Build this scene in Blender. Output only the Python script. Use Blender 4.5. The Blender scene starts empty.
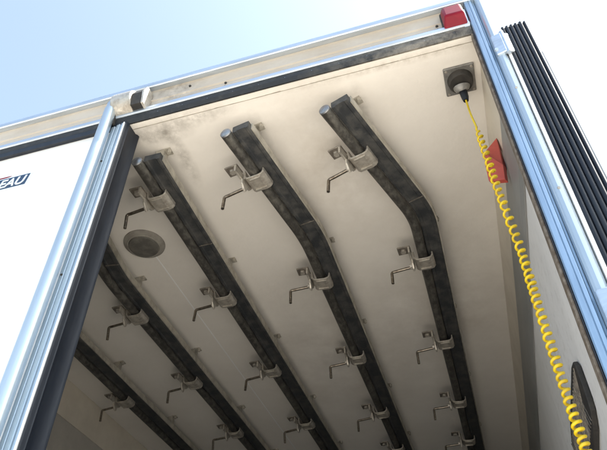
import bpy, bmesh, math, random
from mathutils import Vector, Matrix
random.seed(7)
S = bpy.context.scene
COL = S.collection
ZC = 1.9                                   # height of the camera above the ground
# ------------------------------------------------------------------ camera
cam = bpy.data.cameras.new('camera'); co = bpy.data.objects.new('camera', cam); COL.objects.link(co)
right = Vector((0.956988844, 0.290124554, 0.000308132769))
down = Vector((-0.200944097, 0.663588443, -0.720605196))
fwd = Vector((-0.209269734, 0.689549216, 0.693345554))
M = Matrix((right, -down, -fwd)).transposed().to_4x4(); M.translation = (0, 0, ZC)
co.matrix_world = M
cam.sensor_width = 36; cam.lens = 614.42/607*36; cam.clip_start = 0.02; cam.clip_end = 3000
S.camera = co
# ------------------------------------------------------------------ sky, sun, exposure
SUN_EL, SUN_AZ = math.radians(56), math.radians(84)      # azimuth from +Y towards +X
w = bpy.data.worlds.new('World'); S.world = w; w.use_nodes = True
nt = w.node_tree; nt.nodes.clear()
sky = nt.nodes.new('ShaderNodeTexSky'); sky.sky_type = 'NISHITA'; sky.sun_disc = False
sky.sun_elevation = SUN_EL; sky.sun_rotation = SUN_AZ
sky.air_density = 1.0; sky.dust_density = 2.6; sky.ozone_density = 1.0; sky.altitude = 50
bg = nt.nodes.new('ShaderNodeBackground'); bg.inputs[1].default_value = 0.114
wo = nt.nodes.new('ShaderNodeOutputWorld')
tint = nt.nodes.new('ShaderNodeMix'); tint.data_type = 'RGBA'; tint.blend_type = 'MULTIPLY'; tint.inputs[0].default_value = 1
tint.inputs[7].default_value = (1.02, 1.08, 1.0, 1)
hs = nt.nodes.new('ShaderNodeHueSaturation'); hs.inputs['Saturation'].default_value = .79
nt.links.new(sky.outputs[0], tint.inputs[6]); nt.links.new(tint.outputs[2], hs.inputs['Color']); nt.links.new(hs.outputs[0], bg.inputs[0]); nt.links.new(bg.outputs[0], wo.inputs[0])
sl = bpy.data.lights.new('sun', 'SUN'); sl.energy = 5.0; sl.angle = math.radians(0.5); sl.color = (1, .955, .88)
so = bpy.data.objects.new('sun', sl); COL.objects.link(so)
sd = Vector((math.sin(SUN_AZ)*math.cos(SUN_EL), math.cos(SUN_AZ)*math.cos(SUN_EL), math.sin(SUN_EL)))
so.rotation_euler = sd.to_track_quat('Z', 'Y').to_euler(); so.location = (8, 6, 14)
S.view_settings.view_transform = 'Standard'; S.view_settings.look = 'None'
S.view_settings.exposure = 1.96; S.view_settings.gamma = 1
S.render.engine = 'CYCLES'
S.cycles.max_bounces = 10; S.cycles.diffuse_bounces = 6; S.cycles.glossy_bounces = 4

# ------------------------------------------------------------------ materials
def mat(name, col, col2=None, rough=.6, metal=0., scale=8., lo=.4, hi=.65, bump=0., bscale=60., stretch=(1, 1, 1),
        rvar=0., detail=6, spec=.5, coat=0., extra=None):
    m = bpy.data.materials.new(name); m.use_nodes = True
    t = m.node_tree; b = t.nodes['Principled BSDF']; L = t.links
    b.inputs['Roughness'].default_value = rough; b.inputs['Metallic'].default_value = metal
    b.inputs['Specular IOR Level'].default_value = spec
    b.inputs['Coat Weight'].default_value = coat
    tc = t.nodes.new('ShaderNodeTexCoord'); mp = t.nodes.new('ShaderNodeMapping')
    geo = t.nodes.new('ShaderNodeNewGeometry')
    mp.inputs['Scale'].default_value = stretch
    L.new(tc.outputs['Object'], mp.inputs['Vector'])
    c2 = col2 or tuple(c*.8 for c in col)
    n = t.nodes.new('ShaderNodeTexNoise'); n.inputs['Scale'].default_value = scale; n.inputs['Detail'].default_value = detail
    n.inputs['Roughness'].default_value = .65
    L.new(mp.outputs[0], n.inputs['Vector'])
    r = t.nodes.new('ShaderNodeValToRGB'); r.color_ramp.elements[0].position = lo; r.color_ramp.elements[1].position = hi
    r.color_ramp.elements[0].color = (*col, 1); r.color_ramp.elements[1].color = (*c2, 1)
    L.new(n.outputs[0], r.inputs[0])
    out = r.outputs[0]
    if extra: out = extra(t, tc, out)
    L.new(out, b.inputs['Base Color'])
    if rvar:
        mr = t.nodes.new('ShaderNodeMapRange'); mr.inputs['To Min'].default_value = max(0, rough-rvar); mr.inputs['To Max'].default_value = min(1, rough+rvar)
        mr.inputs['From Min'].default_value = .3; mr.inputs['From Max'].default_value = .7
        L.new(n.outputs[0], mr.inputs['Value']); L.new(mr.outputs[0], b.inputs['Roughness'])
    if bump:
        n2 = t.nodes.new('ShaderNodeTexNoise'); n2.inputs['Scale'].default_value = bscale; n2.inputs['Detail'].default_value = 4
        L.new(mp.outputs[0], n2.inputs['Vector'])
        bp = t.nodes.new('ShaderNodeBump'); bp.inputs['Strength'].default_value = bump; bp.inputs['Distance'].default_value = .004
        L.new(n2.outputs[0], bp.inputs['Height']); L.new(bp.outputs[0], b.inputs['Normal'])
    return m

def stain(t, tc, src, loc, size, col, strength, nscale=14., lo=.36, hi=.72):
    """soft-edged dirt patch of its own shape, fixed to the surface"""
    L = t.links
    mp = t.nodes.new('ShaderNodeMapping'); mp.vector_type = 'TEXTURE'
    mp.inputs['Location'].default_value = loc; mp.inputs['Scale'].default_value = size
    L.new(tc.outputs['Object'], mp.inputs['Vector'])
    g = t.nodes.new('ShaderNodeTexGradient'); g.gradient_type = 'SPHERICAL'
    L.new(mp.outputs[0], g.inputs[0])
    n = t.nodes.new('ShaderNodeTexNoise'); n.inputs['Scale'].default_value = nscale; n.inputs['Detail'].default_value = 8; n.inputs['Roughness'].default_value = .7
    L.new(tc.outputs['Object'], n.inputs['Vector'])
    r = t.nodes.new('ShaderNodeMapRange'); r.inputs['From Min'].default_value = lo; r.inputs['From Max'].default_value = hi
    L.new(n.outputs[0], r.inputs['Value'])
    m1 = t.nodes.new('ShaderNodeMath'); m1.operation = 'MULTIPLY'; L.new(g.outputs['Fac'], m1.inputs[0]); L.new(r.outputs[0], m1.inputs[1])
    m2 = t.nodes.new('ShaderNodeMath'); m2.operation = 'MULTIPLY'; m2.use_clamp = True; L.new(m1.outputs[0], m2.inputs[0]); m2.inputs[1].default_value = strength
    x = t.nodes.new('ShaderNodeMix'); x.data_type = 'RGBA'
    L.new(m2.outputs[0], x.inputs[0]); L.new(src, x.inputs[6]); x.inputs[7].default_value = (*col, 1)
    return x.outputs[2]

def ceil_extra(t, tc, o):
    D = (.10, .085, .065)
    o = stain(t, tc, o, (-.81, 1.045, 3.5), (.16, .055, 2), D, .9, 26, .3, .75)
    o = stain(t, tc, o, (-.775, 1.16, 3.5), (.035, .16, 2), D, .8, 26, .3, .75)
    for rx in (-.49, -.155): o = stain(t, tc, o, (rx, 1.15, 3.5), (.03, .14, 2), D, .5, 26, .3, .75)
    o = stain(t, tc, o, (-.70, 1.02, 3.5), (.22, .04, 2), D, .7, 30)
    o = stain(t, tc, o, (.0, 1.01, 3.5), (.5, .02, 2), (.35, .3, .24), .8, 40)
    o = stain(t, tc, o, (-.30, 1.35, 3.5), (.25, .5, 2), (.42, .36, .29), .7, 5)
    o = stain(t, tc, o, (.0, 2.2, 3.5), (.4, .9, 2), (.40, .35, .29), .6, 4)
    o = stain(t, tc, o, (-.6, 2.5, 3.5), (.6, .9, 2), (.38, .34, .29), .6, 4)
    return o

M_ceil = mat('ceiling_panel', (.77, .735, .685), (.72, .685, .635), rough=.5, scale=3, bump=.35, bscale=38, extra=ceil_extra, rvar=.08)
M_wall = mat('wall_panel', (.82, .81, .80), (.74, .73, .72), rough=.45, scale=5, stretch=(1, 1, .3), bump=.6, bscale=7,
             extra=lambda t, tc, o: stain(t, tc, o, (.235, 1.6, 2.6), (.2, .6, .7), (.33, .30, .27), .6, 30, .5, .7))
M_cove = mat('cove_panel', (.66, .61, .52), (.58, .53, .45), rough=.5, scale=6, bump=.08)
M_wall2 = mat('shaded_wall', (.46, .44, .40), (.38, .36, .33), rough=.5, scale=5, bump=.3, bscale=9)  # darker copy of the wall panel, interior shade put into its colour
M_band = mat('grey_band', (.27, .275, .27), (.34, .34, .33), rough=.5, metal=.3, scale=6, stretch=(1, .4, 1))
M_door = mat('white_door', (.82, .82, .82), (.79, .79, .785), rough=.35, scale=4)
M_header = mat('grimy_header', (.52, .47, .405), (.42, .36, .29), rough=.5, scale=9, lo=.42, hi=.75, stretch=(.6, 1, 1.6), bump=.15, bscale=40, rvar=.1,
               extra=lambda t, tc, o: stain(t, tc, stain(t, tc, o, (-.74, .97, 3.6), (.12, .4, 3), (.12, .10, .08), 1.0, 22), (-.1, .97, 3.6), (.9, .3, 3), (.40, .33, .25), .8, 7))
M_alu = mat('aluminium', (.38, .48, .58), (.28, .37, .47), rough=.34, metal=.95, scale=9, stretch=(6, 6, .5), rvar=.07, bump=.06, bscale=30)
M_alux = mat('aluminium_trim', (.60, .67, .75), (.47, .53, .60), rough=.38, metal=.85, scale=9, stretch=(.6, 6, 6), rvar=.07)
M_rodm = mat('painted_bar', (.52, .59, .64), (.42, .50, .57), rough=.33, metal=.75, scale=10, stretch=(8, 8, .25), lo=.35, hi=.7)
M_rub = mat('black_rubber', (.007, .010, .017), (.014, .018, .026), rough=.45, scale=14, stretch=(3, 3, .5), spec=.35)
M_seal = mat('header_seal', (.014, .015, .017), (.045, .042, .038), rough=.6, scale=45, lo=.5, hi=.8, bump=.3, bscale=120,
             extra=lambda t, tc, o: stain(t, tc, o, (.10, .98, 3.5), (.42, .3, .3), (.22, .20, .17), 1.6, 16))
M_oldseal = mat('worn_seal', (.10, .075, .055), (.22, .19, .16), rough=.8, scale=50, bump=.3)
M_beam = mat('rail_beam', (.042, .045, .049), (.13, .125, .115), rough=.55, metal=.35, scale=22, lo=.42, hi=.78, bump=.3, bscale=150, rvar=.12)
M_tube = mat('rail_tube', (.065, .061, .056), (.20, .19, .165), rough=.5, metal=.45, scale=55, lo=.42, hi=.75, stretch=(1, .6, 1), bump=.3, bscale=150, rvar=.12)
M_flange = mat('rail_flange', (.46, .43, .37), (.28, .26, .22), rough=.6, metal=.2, scale=20)
M_cap = mat('rail_end_cap', (.32, .34, .37), (.2, .2, .21), rough=.35, metal=.7, scale=30)
M_zinc = mat('zinc', (.52, .485, .43), (.30, .27, .23), rough=.45, metal=.55, scale=35, lo=.4, hi=.7, bump=.4, bscale=160, rvar=.12)
M_zincd = mat('dull_zinc', (.16, .14, .12), (.30, .27, .23), rough=.5, metal=.5, scale=45, bump=.4, bscale=160)
M_steel = mat('steel_rod', (.30, .265, .22), (.15, .12, .095), rough=.32, metal=.9, scale=40, rvar=.1)
M_dark = mat('dark_recess', (.018, .017, .016), (.04, .035, .03), rough=.7, scale=30)
M_vent = mat('vent_cover', (.30, .285, .25), (.22, .20, .18), rough=.6, scale=25)
M_ventd = mat('vent_lens', (.10, .095, .085), (.17, .16, .14), rough=.35, scale=30)
M_sock = mat('socket_plate', (.27, .265, .255), (.17, .165, .155), rough=.5, metal=.5, scale=30, bump=.2)
M_yel = mat('yellow_hose', (.74, .53, .012), (.48, .33, .03), rough=.42, scale=22, lo=.45, hi=.8, spec=.45, rvar=.1)
M_red = mat('red_lens', (.20, .003, .018), (.15, .003, .014), rough=.45, scale=20, coat=0, spec=.25)
M_redp = mat('red_paint', (.50, .095, .075), (.40, .07, .055), rough=.45, scale=14)
M_redd = mat('red_paint_side', (.12, .02, .02), (.16, .03, .03), rough=.6, scale=14)
M_net = mat('grille_plastic', (.035, .033, .03), (.09, .085, .08), rough=.5, scale=30, bump=.3)
M_badge = mat('badge_blue', (.012, .035, .085), (.016, .045, .1), rough=.3, scale=10)
M_letter = mat('badge_letter', (.72, .80, .86), (.68, .77, .84), rough=.3, scale=10)
M_rust = mat('rusty_bolt', (.16, .07, .035), (.28, .2, .15), rough=.7, metal=.3, scale=60)
M_floor = mat('truck_floor', (.07, .07, .072), (.05, .05, .052), rough=.6, scale=10)
M_bouncecut = mat('bounce_cut_dark', (.085, .085, .088), (.055, .055, .057), rough=.9, scale=3, bump=.5, bscale=60)  # dark tone of the added sheet that dims ground bounce
def ground_extra(t, tc, o):
    return stain(t, tc, o, (0, 0, 0), (40, 40, 10), (.46, .42, .36), .5, .8)
M_ground = mat('concrete', (.55, .51, .45), (.47, .435, .385), rough=.85, scale=1.2, bump=.3, bscale=20, extra=ground_extra)

# ------------------------------------------------------------------ mesh helpers
def quad_box(bm, x0, x1, y0, y1, z0, z1):
    v = [bm.verts.new((x, y, z)) for x in (x0, x1) for y in (y0, y1) for z in (z0, z1)]
    for f in ((0, 1, 3, 2), (4, 6, 7, 5), (0, 4, 5, 1), (2, 3, 7, 6), (0, 2, 6, 4), (1, 5, 7, 3)):
        bm.faces.new([v[i] for i in f])
def prism(bm, pts, off):
    """solid: polygon of 3-D points swept by a vector"""
    a = [bm.verts.new(p) for p in pts]; b = [bm.verts.new(Vector(p)+Vector(off)) for p in pts]
    n = len(pts)
    bm.faces.new(a); bm.faces.new(b[::-1])
    for i in range(n): bm.faces.new([a[i], b[i], b[(i+1) % n], a[(i+1) % n]])
def tube(bm, pts, r, n=12, caps=True, up=(0, 0, 1)):
    pts = [Vector(p) for p in pts]; rings = []
    T0 = None; N = None
    for i, p in enumerate(pts):
        t = (pts[min(i+1, len(pts)-1)] - pts[max(i-1, 0)]).normalized()
        if N is None:
            a = Vector(up)
            if abs(a.dot(t)) > .95: a = Vector((1, 0, 0))
            N = (a - t*a.dot(t)).normalized()
        else:
            N = (T0.rotation_difference(t) @ N); N = (N - t*N.dot(t)).normalized()
        T0 = t; Bn = t.cross(N)
        rr = r[i] if isinstance(r, (list, tuple)) else r
        rings.append([bm.verts.new(p + (N*math.cos(2*math.pi*k/n) + Bn*math.sin(2*math.pi*k/n))*rr) for k in range(n)])
    for a, b in zip(rings, rings[1:]):
        for k in range(n): bm.faces.new([a[k], a[(k+1) % n], b[(k+1) % n], b[k]])
    if caps: bm.faces.new(rings[0][::-1]); bm.faces.new(rings[-1])
def sweep(bm, path, prof):
    """horizontal path [(x,y)], profile [(side,z)] - side is measured to the right of travel; mitred"""
    rings = []
    for i, (x, y) in enumerate(path):
        a = Vector(path[max(i-1, 0)]); b = Vector(path[min(i+1, len(path)-1)])
        t = (b-a).normalized(); nrm = Vector((t.y, -t.x))
        rings.append([bm.verts.new((x+nrm.x*s, y+nrm.y*s, z)) for s, z in prof])
    n = len(prof)
    for a, b in zip(rings, rings[1:]):
        for k in range(n): bm.faces.new([a[k], a[(k+1) % n], b[(k+1) % n], b[k]])
    bm.faces.new(rings[0][::-1]); bm.faces.new(rings[-1])
def disc(bm, c, ax, r0, r1, h, n=28):
    tube(bm, [Vector(c), Vector(c)+Vector(ax)*h], [r0, r1], n)
def obj(name, bm, m, parent=None, bevel=0, smooth=False, seg=2):
    bmesh.ops.recalc_face_normals(bm, faces=bm.faces)
    me = bpy.data.meshes.new(name); bm.to_mesh(me); bm.free(); me.materials.append(m)
    if smooth:
        for p in me.polygons: p.use_smooth = True
        try: me.set_sharp_from_angle(angle=math.radians(42))
        except Exception: pass
    o = bpy.data.objects.new(name, me); COL.objects.link(o)
    if parent is not None:
        o.parent = parent
        q = parent; l = Vector((0, 0, 0))
        while q is not None: l += q.location; q = q.parent
        o.location = -l if not parent.get('_local') else Vector((0, 0, 0))
    if bevel:
        b = o.modifiers.new('bevel', 'BEVEL'); b.width = bevel; b.segments = seg; b.limit_method = 'ANGLE'; b.angle_limit = math.radians(40)
    return o
def thing(name, label, cat, loc=(0, 0, 0), rotz=0, group=None):
    o = bpy.data.objects.new(name, None); COL.objects.link(o); o.location = loc; o.rotation_euler = (0, 0, rotz)
    o.empty_display_size = .1
    o['label'] = label; o['category'] = cat
    if group: o['group'] = group
    return o
def B(): return bmesh.new()
def Z(z): return z + ZC

# ------------------------------------------------------------------ ground
bm = B(); bmesh.ops.create_grid(bm, x_segments=1, y_segments=1, size=400)
g = obj('ground', bm, M_ground); g['kind'] = 'structure'
bm = B(); quad_box(bm, -300, 300, -300, -3.6, -.02, .004); g2 = obj('bounce_cut_sheet', bm, M_bouncecut); g2['kind'] = 'structure'  # unseen dark sheet, added to keep ground bounce off the deep ceiling

# ------------------------------------------------------------------ the truck body
FL = 1.12                                   # load floor height
YR, YF = .985, 8.0                          # rear and front of the inside
XL, XR = -1.975, .235                       # inner faces of the side walls
CE = Z(1.6)
tr = thing('refrigerated_truck_body', 'white refrigerated truck body seen from below, rear open, dark rails on its beige ceiling', 'truck', (-.86, .97, FL))
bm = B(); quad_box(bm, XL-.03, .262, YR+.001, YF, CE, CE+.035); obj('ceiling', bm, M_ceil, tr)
# narrow caulked joint and panel seams of the ceiling
bm = B()
x = -1.9
while x < .2:
    l = random.uniform(.03, .16)
    prism(bm, [(x, 1.0045+random.uniform(-.001, .001), CE-.0015), (x+l, 1.0045+random.uniform(-.001, .001), CE-.0015), (x+l, 1.0068, CE-.001), (x, 1.0065, CE-.001)], (0, 0, .002))
    x += l - .001
obj('ceiling_joint', bm, M_flange, tr)
bm = B()
for xs in (-1.095,): quad_box(bm, xs-.002, xs+.002, 1.59, YF-.02, CE-.0012, CE+.001)
obj('ceiling_seam', bm, M_door, tr)
bm = B(); quad_box(bm, XR, .262, 1.0, YF, FL, CE-.001); obj('side_wall', bm, M_wall, tr)
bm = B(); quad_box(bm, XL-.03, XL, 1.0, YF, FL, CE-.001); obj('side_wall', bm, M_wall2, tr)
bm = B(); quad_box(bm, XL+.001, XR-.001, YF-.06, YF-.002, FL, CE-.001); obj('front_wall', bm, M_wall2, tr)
bm = B(); quad_box(bm, XL-.03, .262, .99, YF, FL-.12, FL-.001); obj('load_floor', bm, M_floor, tr, .003)
# cove between ceiling and right wall, proud grey band below it
for s, xw in ((1, XR), (-1, XL)):
    bm = B()
    prism(bm, [(xw-.001*s, 1.001, CE-.001), (xw-.020*s, 1.001, CE-.001), (xw-.018*s, 1.001, CE-.03), (xw-.004*s, 1.001, Z(1.425)), (xw-.001*s, 1.001, Z(1.425))], (0, YF-1.07, 0))
    obj('cove', bm, M_cove, tr)
    if s < 0: continue
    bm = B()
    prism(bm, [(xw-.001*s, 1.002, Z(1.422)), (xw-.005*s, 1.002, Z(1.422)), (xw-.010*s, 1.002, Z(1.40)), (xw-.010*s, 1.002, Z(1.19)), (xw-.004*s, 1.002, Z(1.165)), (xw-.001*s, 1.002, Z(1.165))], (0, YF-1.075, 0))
    obj('wall_band', bm, M_band, tr)
# rear header: profile in (y,z), swept along x
def hdr(name, prof, m, x0=-2.005, x1=.204, bevel=0):
    bm = B(); prism(bm, [(x0, y, Z(z)) for y, z in prof], (x1-x0, 0, 0)); return obj(name, bm, m, tr, bevel)
hp = hdr('header_panel', [(1.0, 1.637), (.985, 1.637), (.976, 1.648), (.9795, 1.664), (.984, 1.676), (.986, 1.682), (.986, 1.700), (.982, 1.704), (.982, 1.708), (.986, 1.712), (.986, 1.755), (.984, 1.765), (1.0, 1.768), (1.1, 1.768), (1.1, 1.745), (1.0, 1.745)], M_header)
hdr('header_top_trim', [(1.02, 1.7685), (.983, 1.7655), (.966, 1.7615), (.962, 1.765), (.962, 1.783), (.968, 1.789), (1.05, 1.789), (1.05, 1.7685)], M_alux, x1=.262, bevel=.0015)
hdr('header_bottom_trim', [(.9845, 1.640), (.9755, 1.6475), (.979, 1.6645), (.9835, 1.6765), (.9825, 1.678), (.967, 1.648), (.966, 1.636), (.970, 1.632), (.980, 1.632)], M_alux, bevel=.001)
hdr('header_seal', [(.972, 1.6315), (.9855, 1.6315), (.9855, 1.601), (.983, 1.5975), (.979, 1.5975), (.973, 1.612)], M_seal)
# little rivets along the seal
x = -.78
while x < .19:
    bm = B(); bmesh.ops.create_icosphere(bm, subdivisions=1, radius=.0022, matrix=Matrix.Translation((x, .9745, Z(1.6165)))); x += .085
    obj('rivet', bm, M_alux, tr)
# roof above the header, visible only as an edge
bm = B(); quad_box(bm, -2.03, .266, 1.051, YF+.02, CE+.1405, CE+.186); obj('roof', bm, M_door, tr, .01)
# corner posts
def post(sx, name='corner_post'):
    pr = [(.205, .988), (.2065, .972), (.209, .969), (.219, .9685), (.2195, .9705), (.221, .9705), (.2215, .9685), (.229, .969), (.2315, .9745), (.2365, .9755), (.2365, .9995), (.205, .9995)]
    cx = -.87
    pts = [(p[0] if sx > 0 else 2*cx-p[0], p[1], FL-.12) for p in pr]
    bm = B(); prism(bm, pts, (0, 0, Z(1.7645)-FL+.12)); o = obj(name, bm, M_alu, tr, .0008)
    pq = [(.237, .9755), (.239, .967), (.243, .963), (.250, .9605), (.258, .962), (.2635, .968), (.2655, .976), (.2655, .9995), (.237, .9995)]
    bm = B(); prism(bm, [(p[0] if sx > 0 else 2*cx-p[0], p[1], FL-.12) for p in pq], (0, 0, Z(1.7645)-FL+.12)); obj('post_sheen_face', bm, M_rodm, o, .001)  # outer face of the post, paler material standing in for its sky reflection
    return o
po = post(1); post(-1)
bm = B(); quad_box(bm, .1985, .2045, .978, 1.0, FL, Z(1.598)); obj('door_seal', bm, M_oldseal, tr, .002)
bm = B(); quad_box(bm, .2035, .205, .9715, .977, FL, Z(1.6)); obj('post_lip', bm, M_rub, tr)
# top corner casting where header meets post
bm = B(); prism(bm, [(.186, .972, Z(1.628)), (.2045, .972, Z(1.628)), (.2045, .972, Z(1.73)), (.199, .972, Z(1.73)), (.196, .972, Z(1.66)), (.186, .972, Z(1.652))], (0, .012, 0))
obj('corner_gusset', bm, M_alux, tr, .002)
# marker lamp
bm = B(); prism(bm, [(.130, .985, Z(1.628)), (.202, .985, Z(1.628)), (.202, .985, Z(1.742)), (.130, .985, Z(1.742))], (0, -.012, 0))
lb = obj('marker_lamp', bm, M_dark, tr, .004)
bm = B()
v = [(.133, .972), (.199, .972)]
a = [bm.verts.new((x, .9725, z)) for x, z in ((.132, Z(1.634)), (.200, Z(1.634)), (.200, Z(1.736)), (.132, Z(1.736)))]
b_ = [bm.verts.new((x, y, z)) for x, y, z in ((.138, .934, Z(1.655)), (.194, .934, Z(1.655)), (.192, .948, Z(1.728)), (.140, .948, Z(1.728)))]
bm.faces.new(a); bm.faces.new(b_[::-1])
for i in range(4): bm.faces.new([a[i], a[(i+1) % 4], b_[(i+1) % 4], b_[i]])
obj('lamp_lens', bm, M_red, lb, .006, True, 3)
for xb, z in ((.116, 1.675), (.116, 1.695), (-.56, 1.675), (-.56, 1.695), (-.69, 1.735)):
    bm = B(); disc(bm, (xb, .9858, Z(z)), (0, -1, 0), .0045, .0035, .004, 12); obj('header_bolt', bm, M_dark, tr)
# keeper of the locking bar on the header
bm = B()
n = 12; cxk, ck = -.93, (.968, 1.690)
pts = []
for k in range(n+1):
    a = math.radians(-88 + 176*k/n)
    pts.append((-.942, .978 - .050*math.cos(a), Z(1.692) + .052*math.sin(a)))
prism(bm, pts, (.072, 0, 0))
kp = obj('bar_keeper', bm, M_zinc, tr, .003, True)
kp['label'] = 'weathered metal bar keeper on the header'
bm = B(); prism(bm, [(-.869, y, Z(z)) for y, z in ((.984, 1.652), (.945, 1.648), (.938, 1.70), (.950, 1.732), (.984, 1.735))], (.034, 0, 0)); obj('keeper_throat', bm, M_dark, kp)
bm = B(); prism(bm, [(-.833, y, Z(z)) for y, z in ((.984, 1.642), (.944, 1.646), (.936, 1.70), (.948, 1.738), (.984, 1.742))], (.009, 0, 0)); obj('keeper_plate', bm, M_zinc, kp, .002)
# ---- left door, shut
dx0, dx1 = -1.99, -.900
dz1 = Z(1.592)
bm = B(); quad_box(bm, dx0, dx1-.001, .986, 1.05, FL+.01, dz1); ld = obj('rear_door', bm, M_door, tr, .002)
ld['label'] = 'shut white left rear door'
bm = B(); prism(bm, [(-.9, y, z) for y, z in ((.99, FL+.02), (1.0, FL+.02))] + [(-.9, 1.0, dz1), (-.9, .99, dz1)], (.001, 0, 0)); bm.free()
# aluminium edge profile with grooves, in plan
bm = B(); prism(bm, [(x, y, FL+.01) for x, y in ((-.940, .9855), (-.940, .974), (-.936, .971), (-.925, .971), (-.923, .975), (-.920, .975), (-.918, .969), (-.905, .967), (-.903, .972), (-.900, .972), (-.898, .966), (-.8905, .966), (-.8905, .9855))], (0, 0, dz1-FL-.012))
obj('door_edge_profile', bm, M_rodm, ld, .0008)
bm = B(); quad_box(bm, -.8903, -.8865, .9635, .984, FL+.01, dz1-.002); obj('edge_lip', bm, M_door, ld)
# rubber gasket on the free edge: ribs run up the edge
bm = B(); prism(bm, [(x, y, FL+.01) for x, y in ((-.8863, .972), (-.884, .966), (-.881, .970), (-.881, .978), (-.8785, .982), (-.881, .986), (-.881, 1.022), (-.876, 1.028), (-.874, 1.036), (-.884, 1.040), (-.899, 1.040), (-.899, .988), (-.8863, .986))], (0, 0, dz1-FL-.004))
obj('door_gasket', bm, M_rub, ld, .0008, True)
for z in (.98, 1.42, .5, .1):
    bm = B(); disc(bm, (-.930, .9712, Z(z)), (0, -1, 0), .0035, .003, .002, 10); obj('edge_rivet', bm, M_dark, ld)
# top gasket of the shut door
bm = B(); quad_box(bm, -1.985, -.889, .974, .99, dz1-.006, dz1+.028); obj('door_gasket', bm, M_rub, ld, .002)
# locking bar with collar and hook head
bm = B(); tube(bm, [(-.9475, .952, FL+.05), (-.9475, .952, Z(1.66))], .0185, 24, up=(1, 0, 0)); rod = obj('locking_bar', bm, M_rodm, ld, 0, True)
bm = B(); tube(bm, [(-.9475, .952, Z(1.655)), (-.9475, .952, Z(1.69)), (-.9475, .952, Z(1.708))], [.0165, .0165, .010], 20, up=(1, 0, 0)); obj('bar_tip', bm, M_rodm, rod, 0, True)
bm = B(); prism(bm, [(-.970, .962, Z(1.64)), (-.964, .962, Z(1.712)), (-.936, .962, Z(1.708)), (-.930, .962, Z(1.60)), (-.936, .962, Z(1.60))], (0, .02, 0)); obj('cam_hook', bm, M_dark, rod, .003)
for z in (1.25, .55):
    bm = B(); prism(bm, [(-.988, .9855, Z(z)), (-.984, .940, Z(z)), (-.940, .940, Z(z)), (-.936, .966, Z(z))], (0, 0, .05))
bm.free()
# badge
bm = B()
zb0, zb1 = Z(1.4155), Z(1.4735)
prism(bm, [(-1.56, .9852, zb0), (-1.203, .9852, zb0), (-1.196, .9852, zb1), (-1.553, .9852, zb1)], (0, -.002, 0)); bd = obj('badge', bm, M_letter, ld)
bm = B()
prism(bm, [(-1.555, .9832, zb0+.0045), (-1.2075, .9832, zb0+.0045), (-1.2025, .9832, zb1-.0045), (-1.55, .9832, zb1-.0045)], (0, -.001, 0)); obj('badge_field', bm, M_badge, bd)
cu = bpy.data.curves.new('lettering', 'FONT'); cu.body = 'CHEREAU'; cu.size = .052; cu.shear = .22; cu.extrude = .0006; cu.align_x = 'RIGHT'; cu.offset = .0009; cu.space_character = .98
tmp = bpy.data.objects.new('tmp', cu); COL.objects.link(tmp)
bpy.context.view_layer.update()
me = bpy.data.meshes.new_from_object(tmp.evaluated_get(bpy.context.evaluated_depsgraph_get()))
bpy.data.objects.remove(tmp)
me.transform(Matrix.Translation((-1.2155, .9815, zb0+.0105)) @ Matrix.Rotation(math.radians(90), 4, 'X'))
bm = B(); bm.from_mesh(me); obj('badge_lettering', bm, M_letter, bd)
bm = B(); prism(bm, [(-1.50, .985, zb1+.002), (-1.295, .985, zb1+.004), (-1.278, .985, zb1+.0075), (-1.50, .985, zb1+.010)], (0, -.0015, 0)); obj('badge_swoosh', bm, M_red, bd)
# ---- right door, folded back along the side
rx0, rx1, rz = .276, .336, Z(1.565)
bm = B(); quad_box(bm, rx0, rx1, .985, 2.15, FL+.02, rz); rd = obj('rear_door', bm, M_door, tr, .002)
rd['label'] = 'right rear door folded back, ribbed black gasket along its edge'
bm = B(); quad_box(bm, rx0+.001, rx1+.008, .972, .9845, FL+.02, rz-.004); gk = obj('gasket_base', bm, M_rub, rd)
for k, (xc, r, top) in enumerate(((.2795, .0058, .002), (.2912, .0058, .003), (.3030, .0060, .004), (.3150, .0060, .005), (.3275, .0066, .006), (.3385, .0050, .005))):
    bm = B(); tube(bm, [(xc, .9695, FL+.02), (xc, .9695, rz+top)], r, 10, up=(1, 0, 0)); obj('gasket_rib', bm, M_rub, rd, 0, True)
bm = B(); quad_box(bm, rx0-.0095, rx0-.0015, .9655, 1.01, FL+.02, rz-.03); obj('door_edge_strip', bm, M_door, rd, .001)
bm = B(); quad_box(bm, rx1+.0003, rx1+.013, .9855, 2.14, FL+.05, rz-.13); obj('inner_lining', bm, M_door, rd, .001)
bm = B(); quad_box(bm, rx1+.0132, rx1+.016, .985, 2.145, FL+.05, rz-.128); obj('lining_edge', bm, M_band, rd)
for z in (1.28, .92, .56, .2):
    bm = B(); disc(bm, (.2505, .9606, Z(z)), (0, -1, 0), .0035, .003, .002, 10); obj('post_rivet', bm, M_zinc, po)
# hinges between post and folded door
for z0, z1 in ((1.435, 1.525), (.53, .66), (-.3, -.2)):
    bm = B(); prism(bm, [(.238, .9585, Z(z0)), (.262, .952, Z(z0)), (.284, .960, Z(z0)), (.284, .971, Z(z0)), (.262, .966, Z(z0)), (.238, .967, Z(z0))], (0, 0, z1-z0)); hg = obj('hinge', bm, M_alux, rd, .003)
    bm = B(); tube(bm, [(.268, .957, Z(z0)-.006), (.268, .957, Z(z1)+.006)], .006, 12, up=(1, 0, 0)); obj('hinge_pin', bm, M_alux, hg, 0, True)
    bm = B(); disc(bm, (.241, .9595, Z(z0)+.02), (0, -1, 0), .006, .005, .005, 8); obj('hinge_bolt', bm, M_rust if z0 < 1 else M_alux, hg)
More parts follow.
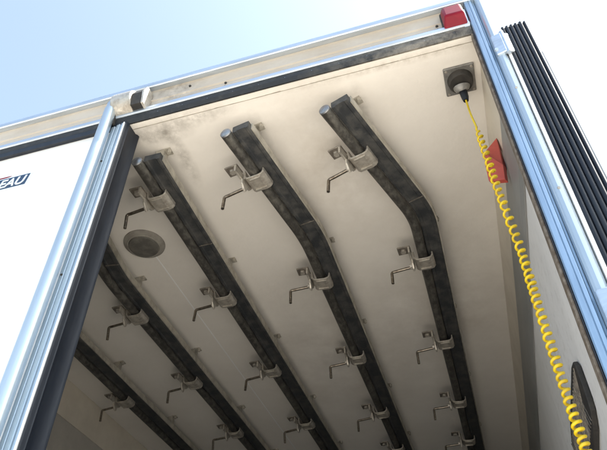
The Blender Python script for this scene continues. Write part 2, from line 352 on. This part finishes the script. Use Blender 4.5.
# red wedge in the corner above the wall, black grille lower down
bm = B()
prism(bm, [(.262-.03, 1.50, Z(1.60)), (.2315, 1.50, Z(1.512)), (.190, 1.50, Z(1.512)), (.190, 1.50, Z(1.575))], (0, .012, 0)); bm.free()
P3 = lambda x, y, z: (x, y, Z(z))
bm = B()
v = [bm.verts.new(p) for p in (P3(.2235, 1.28, 1.484), P3(.1750, 1.28, 1.429), P3(.2155, 1.28, 1.360), P3(.229, 1.305, 1.484), P3(.180, 1.30, 1.422), P3(.226, 1.305, 1.360))]
bm.faces.new((v[0], v[1], v[2])); bm.faces.new((v[5], v[4], v[3])); bm.faces.new((v[0], v[3], v[4], v[1])); bm.faces.new((v[1], v[4], v[5], v[2])); bm.faces.new((v[0], v[2], v[5], v[3]))
rw = obj('red_bracket', bm, M_redp, tr, .0015); rw['label'] = 'red wedge shaped bracket in the upper wall corner'
bm = B(); prism(bm, [P3(.170, 1.282, 1.409), P3(.2115, 1.282, 1.347), P3(.211, 1.282, 1.285), P3(.168, 1.282, 1.325)], (.008, .07, 0)); bm.free()
bm = B(); prism(bm, [P3(.1675, 1.276, 1.380), P3(.1755, 1.272, 1.421), P3(.2150, 1.272, 1.354), P3(.2075, 1.272, 1.292), P3(.1635, 1.276, 1.304)], (.008, .016, 0)); obj('bracket_foot', bm, M_redp, rw, .0015)
# grille
bm = B()
pts = [(1.283, .625), (1.29, .60), (1.33, .575), (1.44, .560), (1.62, .560), (1.70, .572), (1.715, .60), (1.715, .69), (1.70, .715), (1.62, .728), (1.34, .728), (1.30, .718), (1.285, .70)]
prism(bm, [(XR-.001, y, Z(z)) for y, z in pts], (-.012, 0, 0)); gr = obj('wall_grille', bm, M_dark, tr, .003)
bm = B()
for k in range(-6, 28):                 # one woven sheet: diagonal wires both ways
    for sg in (1, -1):
        p0 = Vector((XR-.0145, 1.305+k*.017, Z(.585))); p1 = Vector((XR-.0145, 1.305+k*.017+sg*.07, Z(.705)))
        a, b = p0, p1
        if min(a.y, b.y) < 1.30 or max(a.y, b.y) > 1.70: continue
        tube(bm, [a, b], .0013, 5)
obj('grille_mesh', bm, M_zincd, gr)

# round ceiling vent
vx, vy = -1.103, 1.512
bm = B(); tube(bm, [(vx, vy, CE-.0005), (vx, vy, CE-.006), (vx, vy, CE-.014)], [.080, .079, .068], 48, up=(1, 0, 0)); vt = obj('ceiling_vent', bm, M_vent, tr, 0, True)
bm = B(); tube(bm, [(vx, vy, CE-.0142), (vx, vy, CE-.022), (vx, vy, CE-.028)], [.060, .056, .034], 40, up=(1, 0, 0)); obj('vent_lens', bm, M_ventd, vt, 0, True)
bm = B(); tube(bm, [(vx+.062*math.cos(a), vy+.062*math.sin(a), CE-.0155) for a in [2*math.pi*k/40 for k in range(41)]], .0035, 8, False); obj('vent_ring', bm, M_vent, vt, 0, True)

# power socket on the ceiling
sx, sy = .151, 1.121
bm = B(); quad_box(bm, sx-.045, sx+.045, sy-.051, sy+.049, CE-.008, CE-.0005); sk = obj('socket', bm, M_sock, tr, .003)
bm = B(); tube(bm, [(sx, sy-.002, CE-.0078), (sx, sy-.002, CE-.026), (sx, sy-.002, CE-.030)], [.038, .036, .033], 32, up=(1, 0, 0)); obj('socket_body', bm, M_dark, sk, 0, True)
bm = B(); tube(bm, [(sx, sy+.008, CE-.0302), (sx, sy+.010, CE-.034), (sx+.001, sy+.016, CE-.040)], [.025, .024, .019], 24, up=(1, 0, 0)); obj('socket_flap', bm, M_sock, sk, 0, True)
for i in (-1, 1):
    for j in (-1, 1):
        bm = B(); disc(bm, (sx+.037*i, sy+.041*j, CE-.0078), (0, 0, -1), .0042, .0035, .003, 10); obj('socket_screw', bm, M_zinc, sk)

# ------------------------------------------------------------------ overhead rails
def rail_path(xs, x0, yb=1.575, yE=YF-.07):
    """centre line: from the rear end (x0,1.02) slanting to (xs,yb), then straight"""
    pts = [(x0, 1.035)]
    A = Vector((x0, 1.035)); Bp = Vector((xs, yb)); Cp = Vector((xs, yb+.2))
    R_ = .075
    a = Bp + (A-Bp).normalized()*R_; c = Bp + (Cp-Bp).normalized()*R_
    for k in range(9):
        t = k/8; p = a*(1-t)**2 + Bp*2*t*(1-t) + c*t*t; pts.append((p.x, p.y))
    pts.append((xs, 2.5)); pts.append((xs, yE))
    return pts
RAILS = [(-.050, -.230), (-.448, -.542), (-.853, -.855), (-1.252, -1.165), (-1.655, -1.475)]
def circ(cx, cz, r, n=14): return [(cx+r*math.cos(2*math.pi*k/n), cz+r*math.sin(2*math.pi*k/n)) for k in range(n)]
def shorten(path, d):
    p = list(path); a = Vector(p[0]); b = Vector(p[1]); q = a+(b-a).normalized()*d; p[0] = (q.x, q.y); return p
paths = []
def interp(path, y):
    for (xa, ya), (xb, yb) in zip(path, path[1:]):
        if ya <= y <= yb:
            t = (y-ya)/(yb-ya); return xa+(xb-xa)*t, math.atan2(-(xb-xa), yb-ya)
for i, (xs, x0) in enumerate(RAILS):
    pth = rail_path(xs, x0); paths.append(pth)
    if i == 2: pth = [(x0, 1.062)] + pth[1:]
    bm = B()
    zt, zb = CE-.060, CE-.088
    # channel: back + two lips, seen as a box with a shallow groove underneath
    sweep(bm, shorten(pth, .014), [(-.0085, zt), (-.0085, zb+.003), (-.0055, zb), (.004, zb), (.007, zb+.003), (.034, zb+.003), (.037, zb), (.045, zb), (.048, zb+.003), (.048, zt)])
    rl = obj('overhead_rail', bm, M_beam, tr, 0)
    bm = B(); sweep(bm, shorten(pth, .006), circ(-.0262, CE-.090, .0180, 18)); tb = obj('rail_tube', bm, M_tube, rl, 0, True)
    # round end cap
    a = Vector(pth[0]); t = (Vector(pth[1])-a).normalized(); nr = Vector((t.y, -t.x))
    e = a + nr*-.0262 + t*.0055
    bm = B(); tube(bm, [(e.x, e.y, CE-.090), (e.x-t.x*.004, e.y-t.y*.004, CE-.090), (e.x-t.x*.008, e.y-t.y*.008, CE-.090)], [.0186, .0175, .011], 20); obj('end_cap', bm, M_cap, rl, 0, True)
    # mounting flange against the ceiling
    bm = B(); sweep(bm, shorten(pth, .03), [(.0, CE-.0545), (.0, CE-.0598), (.0485, CE-.0598), (.0485, CE-.082), (.0525, CE-.082), (.0525, CE-.0545)]); obj('rail_flange', bm, M_flange, rl)
    # weld seam at the bend
    xx, an = interp(pth, 1.50)
    bm = B(); prism(bm, [(-.004, -.0015, zb-.0015), (.048, -.0015, zb-.0015), (.048, .0015, zb-.0015), (-.004, .0015, zb-.0015)], (0, 0, .003))
    bmesh.ops.transform(bm, matrix=Matrix.Translation((xx, 1.50, 0)) @ Matrix.Rotation(an, 4, 'Z'), verts=bm.verts)
    obj('rail_weld', bm, M_zincd, rl)
    for yt in (1.12, 1.70, 2.26, 2.85, 3.42, 4.0, 4.6, 5.2):
        xx, an = interp(pth, yt)
        bm = B(); quad_box(bm, .030, .056, -.014, .014, CE-.005, CE-.0006); quad_box(bm, .006, .036, -.014, .014, CE-.0543, CE-.0052)
        disc(bm, (.052, -.006, CE-.005), (0, 0, -1), .0070, .0060, .014, 6)
        bmesh.ops.transform(bm, matrix=Matrix.Translation((xx, yt, 0)) @ Matrix.Rotation(an, 4, 'Z'), verts=bm.verts)
        obj('rail_tab', bm, M_flange, rl)

# ------------------------------------------------------------------ sliding stops clamped on the rails
# local frame: origin on the rail centre at ceiling height, x to the right, y along the rail (into the truck)
def make_stop():
    t = thing('rail_stop', 'x', 'rail stop', (0, 0, 0), 0, 'sliding stops clamped on the overhead meat rails')
    t['_local'] = 1
    z = -.106
    bm = B()   # saddle plate bent under tube and beam
    pr = [(-.064, z+.030), (-.059, z-.004), (-.050, z-.013), (-.008, z-.015), (.006, z-.011), (.012, z-.002), (.012, z+.014),
          (.007, z+.014), (.006, z+.001), (.001, z-.006), (-.010, z-.009), (-.047, z-.007), (-.053, z+.001), (-.057, z+.030)]
    prism(bm, [(x, -.034, q) for x, q in pr], (0, .068, 0))
    obj('saddle', bm, M_zinc, t, .002)
    # ribs pressed in the saddle
    for yy in (-.024, .022):
        bm = B(); quad_box(bm, -.044, -.004, yy-.003, yy+.003, z-.0185, z-.0125); obj('saddle_rib', bm, M_zinc, t, .0015)
    bm = B()   # forked cheek standing at the left of the tube
    pts = [(-.034, -.030), (-.020, -.046), (-.008, -.050), (0, -.026), (.016, -.020), (.026, -.006), (.024, .008), (.006, .014), (-.010, .010), (-.022, -.002), (-.036, -.012)]
    prism(bm, [(-.063, a, -.100+b*1.0) for a, b in pts], (-.008, 0, 0)); obj('cheek_plate', bm, M_zinc, t, .002)
    bm = B(); disc(bm, (-.072, -.002, -.118), (-1, 0, 0), .011, .010, .010, 8); obj('clamp_nut', bm, M_zinc, t, .001)
    bm = B()   # lug plate above/behind
    quad_box(bm, -.112, -.064, -.070, -.028, -.084, -.078); lg = obj('lug_plate', bm, M_zincd, t, .002)
    bm = B(); quad_box(bm, -.0735, -.0655, -.070, -.020, -.112, -.0845); obj('lug_web', bm, M_zinc, lg, .0015)
    bm = B(); disc(bm, (-.091, -.049, -.084), (0, 0, -1), .011, .010, .008, 6); obj('lug_bolt', bm, M_zinc, lg)
    bm = B()   # L-shaped handle
    pts = [(-.070, -.002, -.122), (-.138, .001, -.125)]
    for k in range(1, 7):
        a = math.radians(90*k/6); pts.append((-.145 - .007*math.sin(a), .001, -.132 + .007*math.cos(a)))
    pts.append((-.1525, .003, -.182))
    tube(bm, pts, .0056, 10, up=(0, 1, 0)); obj('handle', bm, M_steel, t, 0, True)
    return t
def copy_thing(root):
    r = root.copy(); COL.objects.link(r)
    for ch in list(root.children):
        c = ch.copy(); COL.objects.link(c); c.parent = r
        for gch in ch.children:
            d = gch.copy(); COL.objects.link(d); d.parent = c
    return r
ys = [1.245, 1.815, 2.385, 2.94, 3.40]
names = ['rightmost rail', 'rail right of the middle one', 'middle rail', 'rail left of the middle one', 'leftmost rail']
ordn = ['first', 'second', 'third', 'fourth', 'fifth']
proto = make_stop(); first = True
bpy.context.view_layer.update()
for i, pth in enumerate(paths):
    for j, y in enumerate(ys):
        if i == 2 and j > 3: continue
        if i == 3 and (j < 1 or j > 3): continue
        if i == 4 and (j < 1 or j > 2): continue
        if i == 4: y += .08
        yj = y + random.uniform(-.012, .012)
        x, an = interp(pth, yj)
        o = proto if first else copy_thing(proto); first = False
        o.location = (x, yj, CE); o.rotation_euler = (0, random.uniform(-.03, .03), an + random.uniform(-.05, .05))
        for ch in o.children:
            if ch.name.startswith('handle'):
                a = random.uniform(-.16, .14); pv = Vector((0, 0, -.124)); ch.rotation_euler = (a, 0, 0)
                ch.location = pv - Matrix.Rotation(a, 3, 'X') @ pv
            if ch.name.startswith('lug_plate'): ch.location = (0, random.uniform(-.006, .006), random.uniform(-.003, .003))
        nth = ordn[j] if i < 3 else ordn[j-1]
        o['label'] = ('grey L-handled stop on the %s, %s from the door') % (names[i], nth)
for o in bpy.data.objects:
    if '_local' in o.keys(): del o['_local']

# ------------------------------------------------------------------ coiled yellow hose
def cr(P, t):
    n = len(P)-1; i = min(int(t*n), n-1); u = t*n-i
    p0, p1, p2, p3 = P[max(i-1, 0)], P[i], P[i+1], P[min(i+2, n)]
    return .5*((2*p1)+(p2-p0)*u+(2*p0-5*p1+4*p2-p3)*u*u+(3*p1-p0-3*p2+p3)*u**3)
hose = thing('coiled_hose', 'bright yellow coiled hose hanging from the round ceiling socket', 'hose', (.152, 1.14, CE-.05))
ctrl = [Vector(p) for p in ((.152, 1.10, Z(1.339)), (.153, 1.088, Z(1.20)), (.153, 1.08, Z(1.066)), (.158, 1.075, Z(.903)), (.158, 1.070, Z(.833)), (.153, 1.05, Z(.628)), (.152, 1.03, Z(.417)), (.165, 1.01, Z(.2)), (.17, 1.0, Z(-.05)))]
pts = []
s0 = [Vector((.154, 1.150, CE-.062)), Vector((.1535, 1.145, Z(1.48))), Vector((.151, 1.118, Z(1.41)))]
t = 0; ang = 0; R0 = .0105
axis = [cr(ctrl, k/700) for k in range(701)]
acc = [0]
for a, b in zip(axis, axis[1:]): acc.append(acc[-1]+(b-a).length)
coil = []
k = 0
for k in range(701):
    z = axis[k].z - ZC
    pitch = .023 if z > 1.2 else (.026 if z > 1.05 else (.026 - (1.05-z)/.55*.0120 if z > .5 else .0140)); pitch *= 1+.12*math.sin(k*.031)+.06*math.sin(k*.093)
    if k: ang -= (acc[k]-acc[k-1])/pitch*2*math.pi
    coil.append((axis[k], ang))
# resample finely
fine = []
for (p, a), (q, b) in zip(coil, coil[1:]):
    m = max(1, int(abs(b-a)/(2*math.pi/18)))
    for j in range(m):
        u = j/m; fine.append((p.lerp(q, u), a+(b-a)*u))
wire = []
for i, (p, a) in enumerate(fine):
    grow = min(1, i/40)
    r = (.0072 if p.z-ZC > 1.3 else .0072+(1.3-(p.z-ZC))*.0023 if p.z-ZC > .95 else .0080 - min(.0012, (.95-(p.z-ZC))*.0025))*grow*(1+.07*math.sin(a*.37)+.05*math.sin(a*.113))
    wire.append(p + Vector((math.cos(a)*r, math.sin(a)*r, math.sin(a*.5)*.0008)))
bm = B(); tube(bm, s0[:1] + [cr([s0[0], s0[1], s0[2], wire[0]], q/12) for q in range(1, 12)] + wire, .0029, 9); obj('hose_coil', bm, M_yel, hose, 0, True)
bm = B(); tube(bm, [(.1525, 1.141, CE-.040), (.154, 1.149, CE-.058), (.154, 1.151, CE-.072)], [.012, .011, .008], 16, up=(1, 0, 0)); obj('hose_plug', bm, M_rub, hose, 0, True)
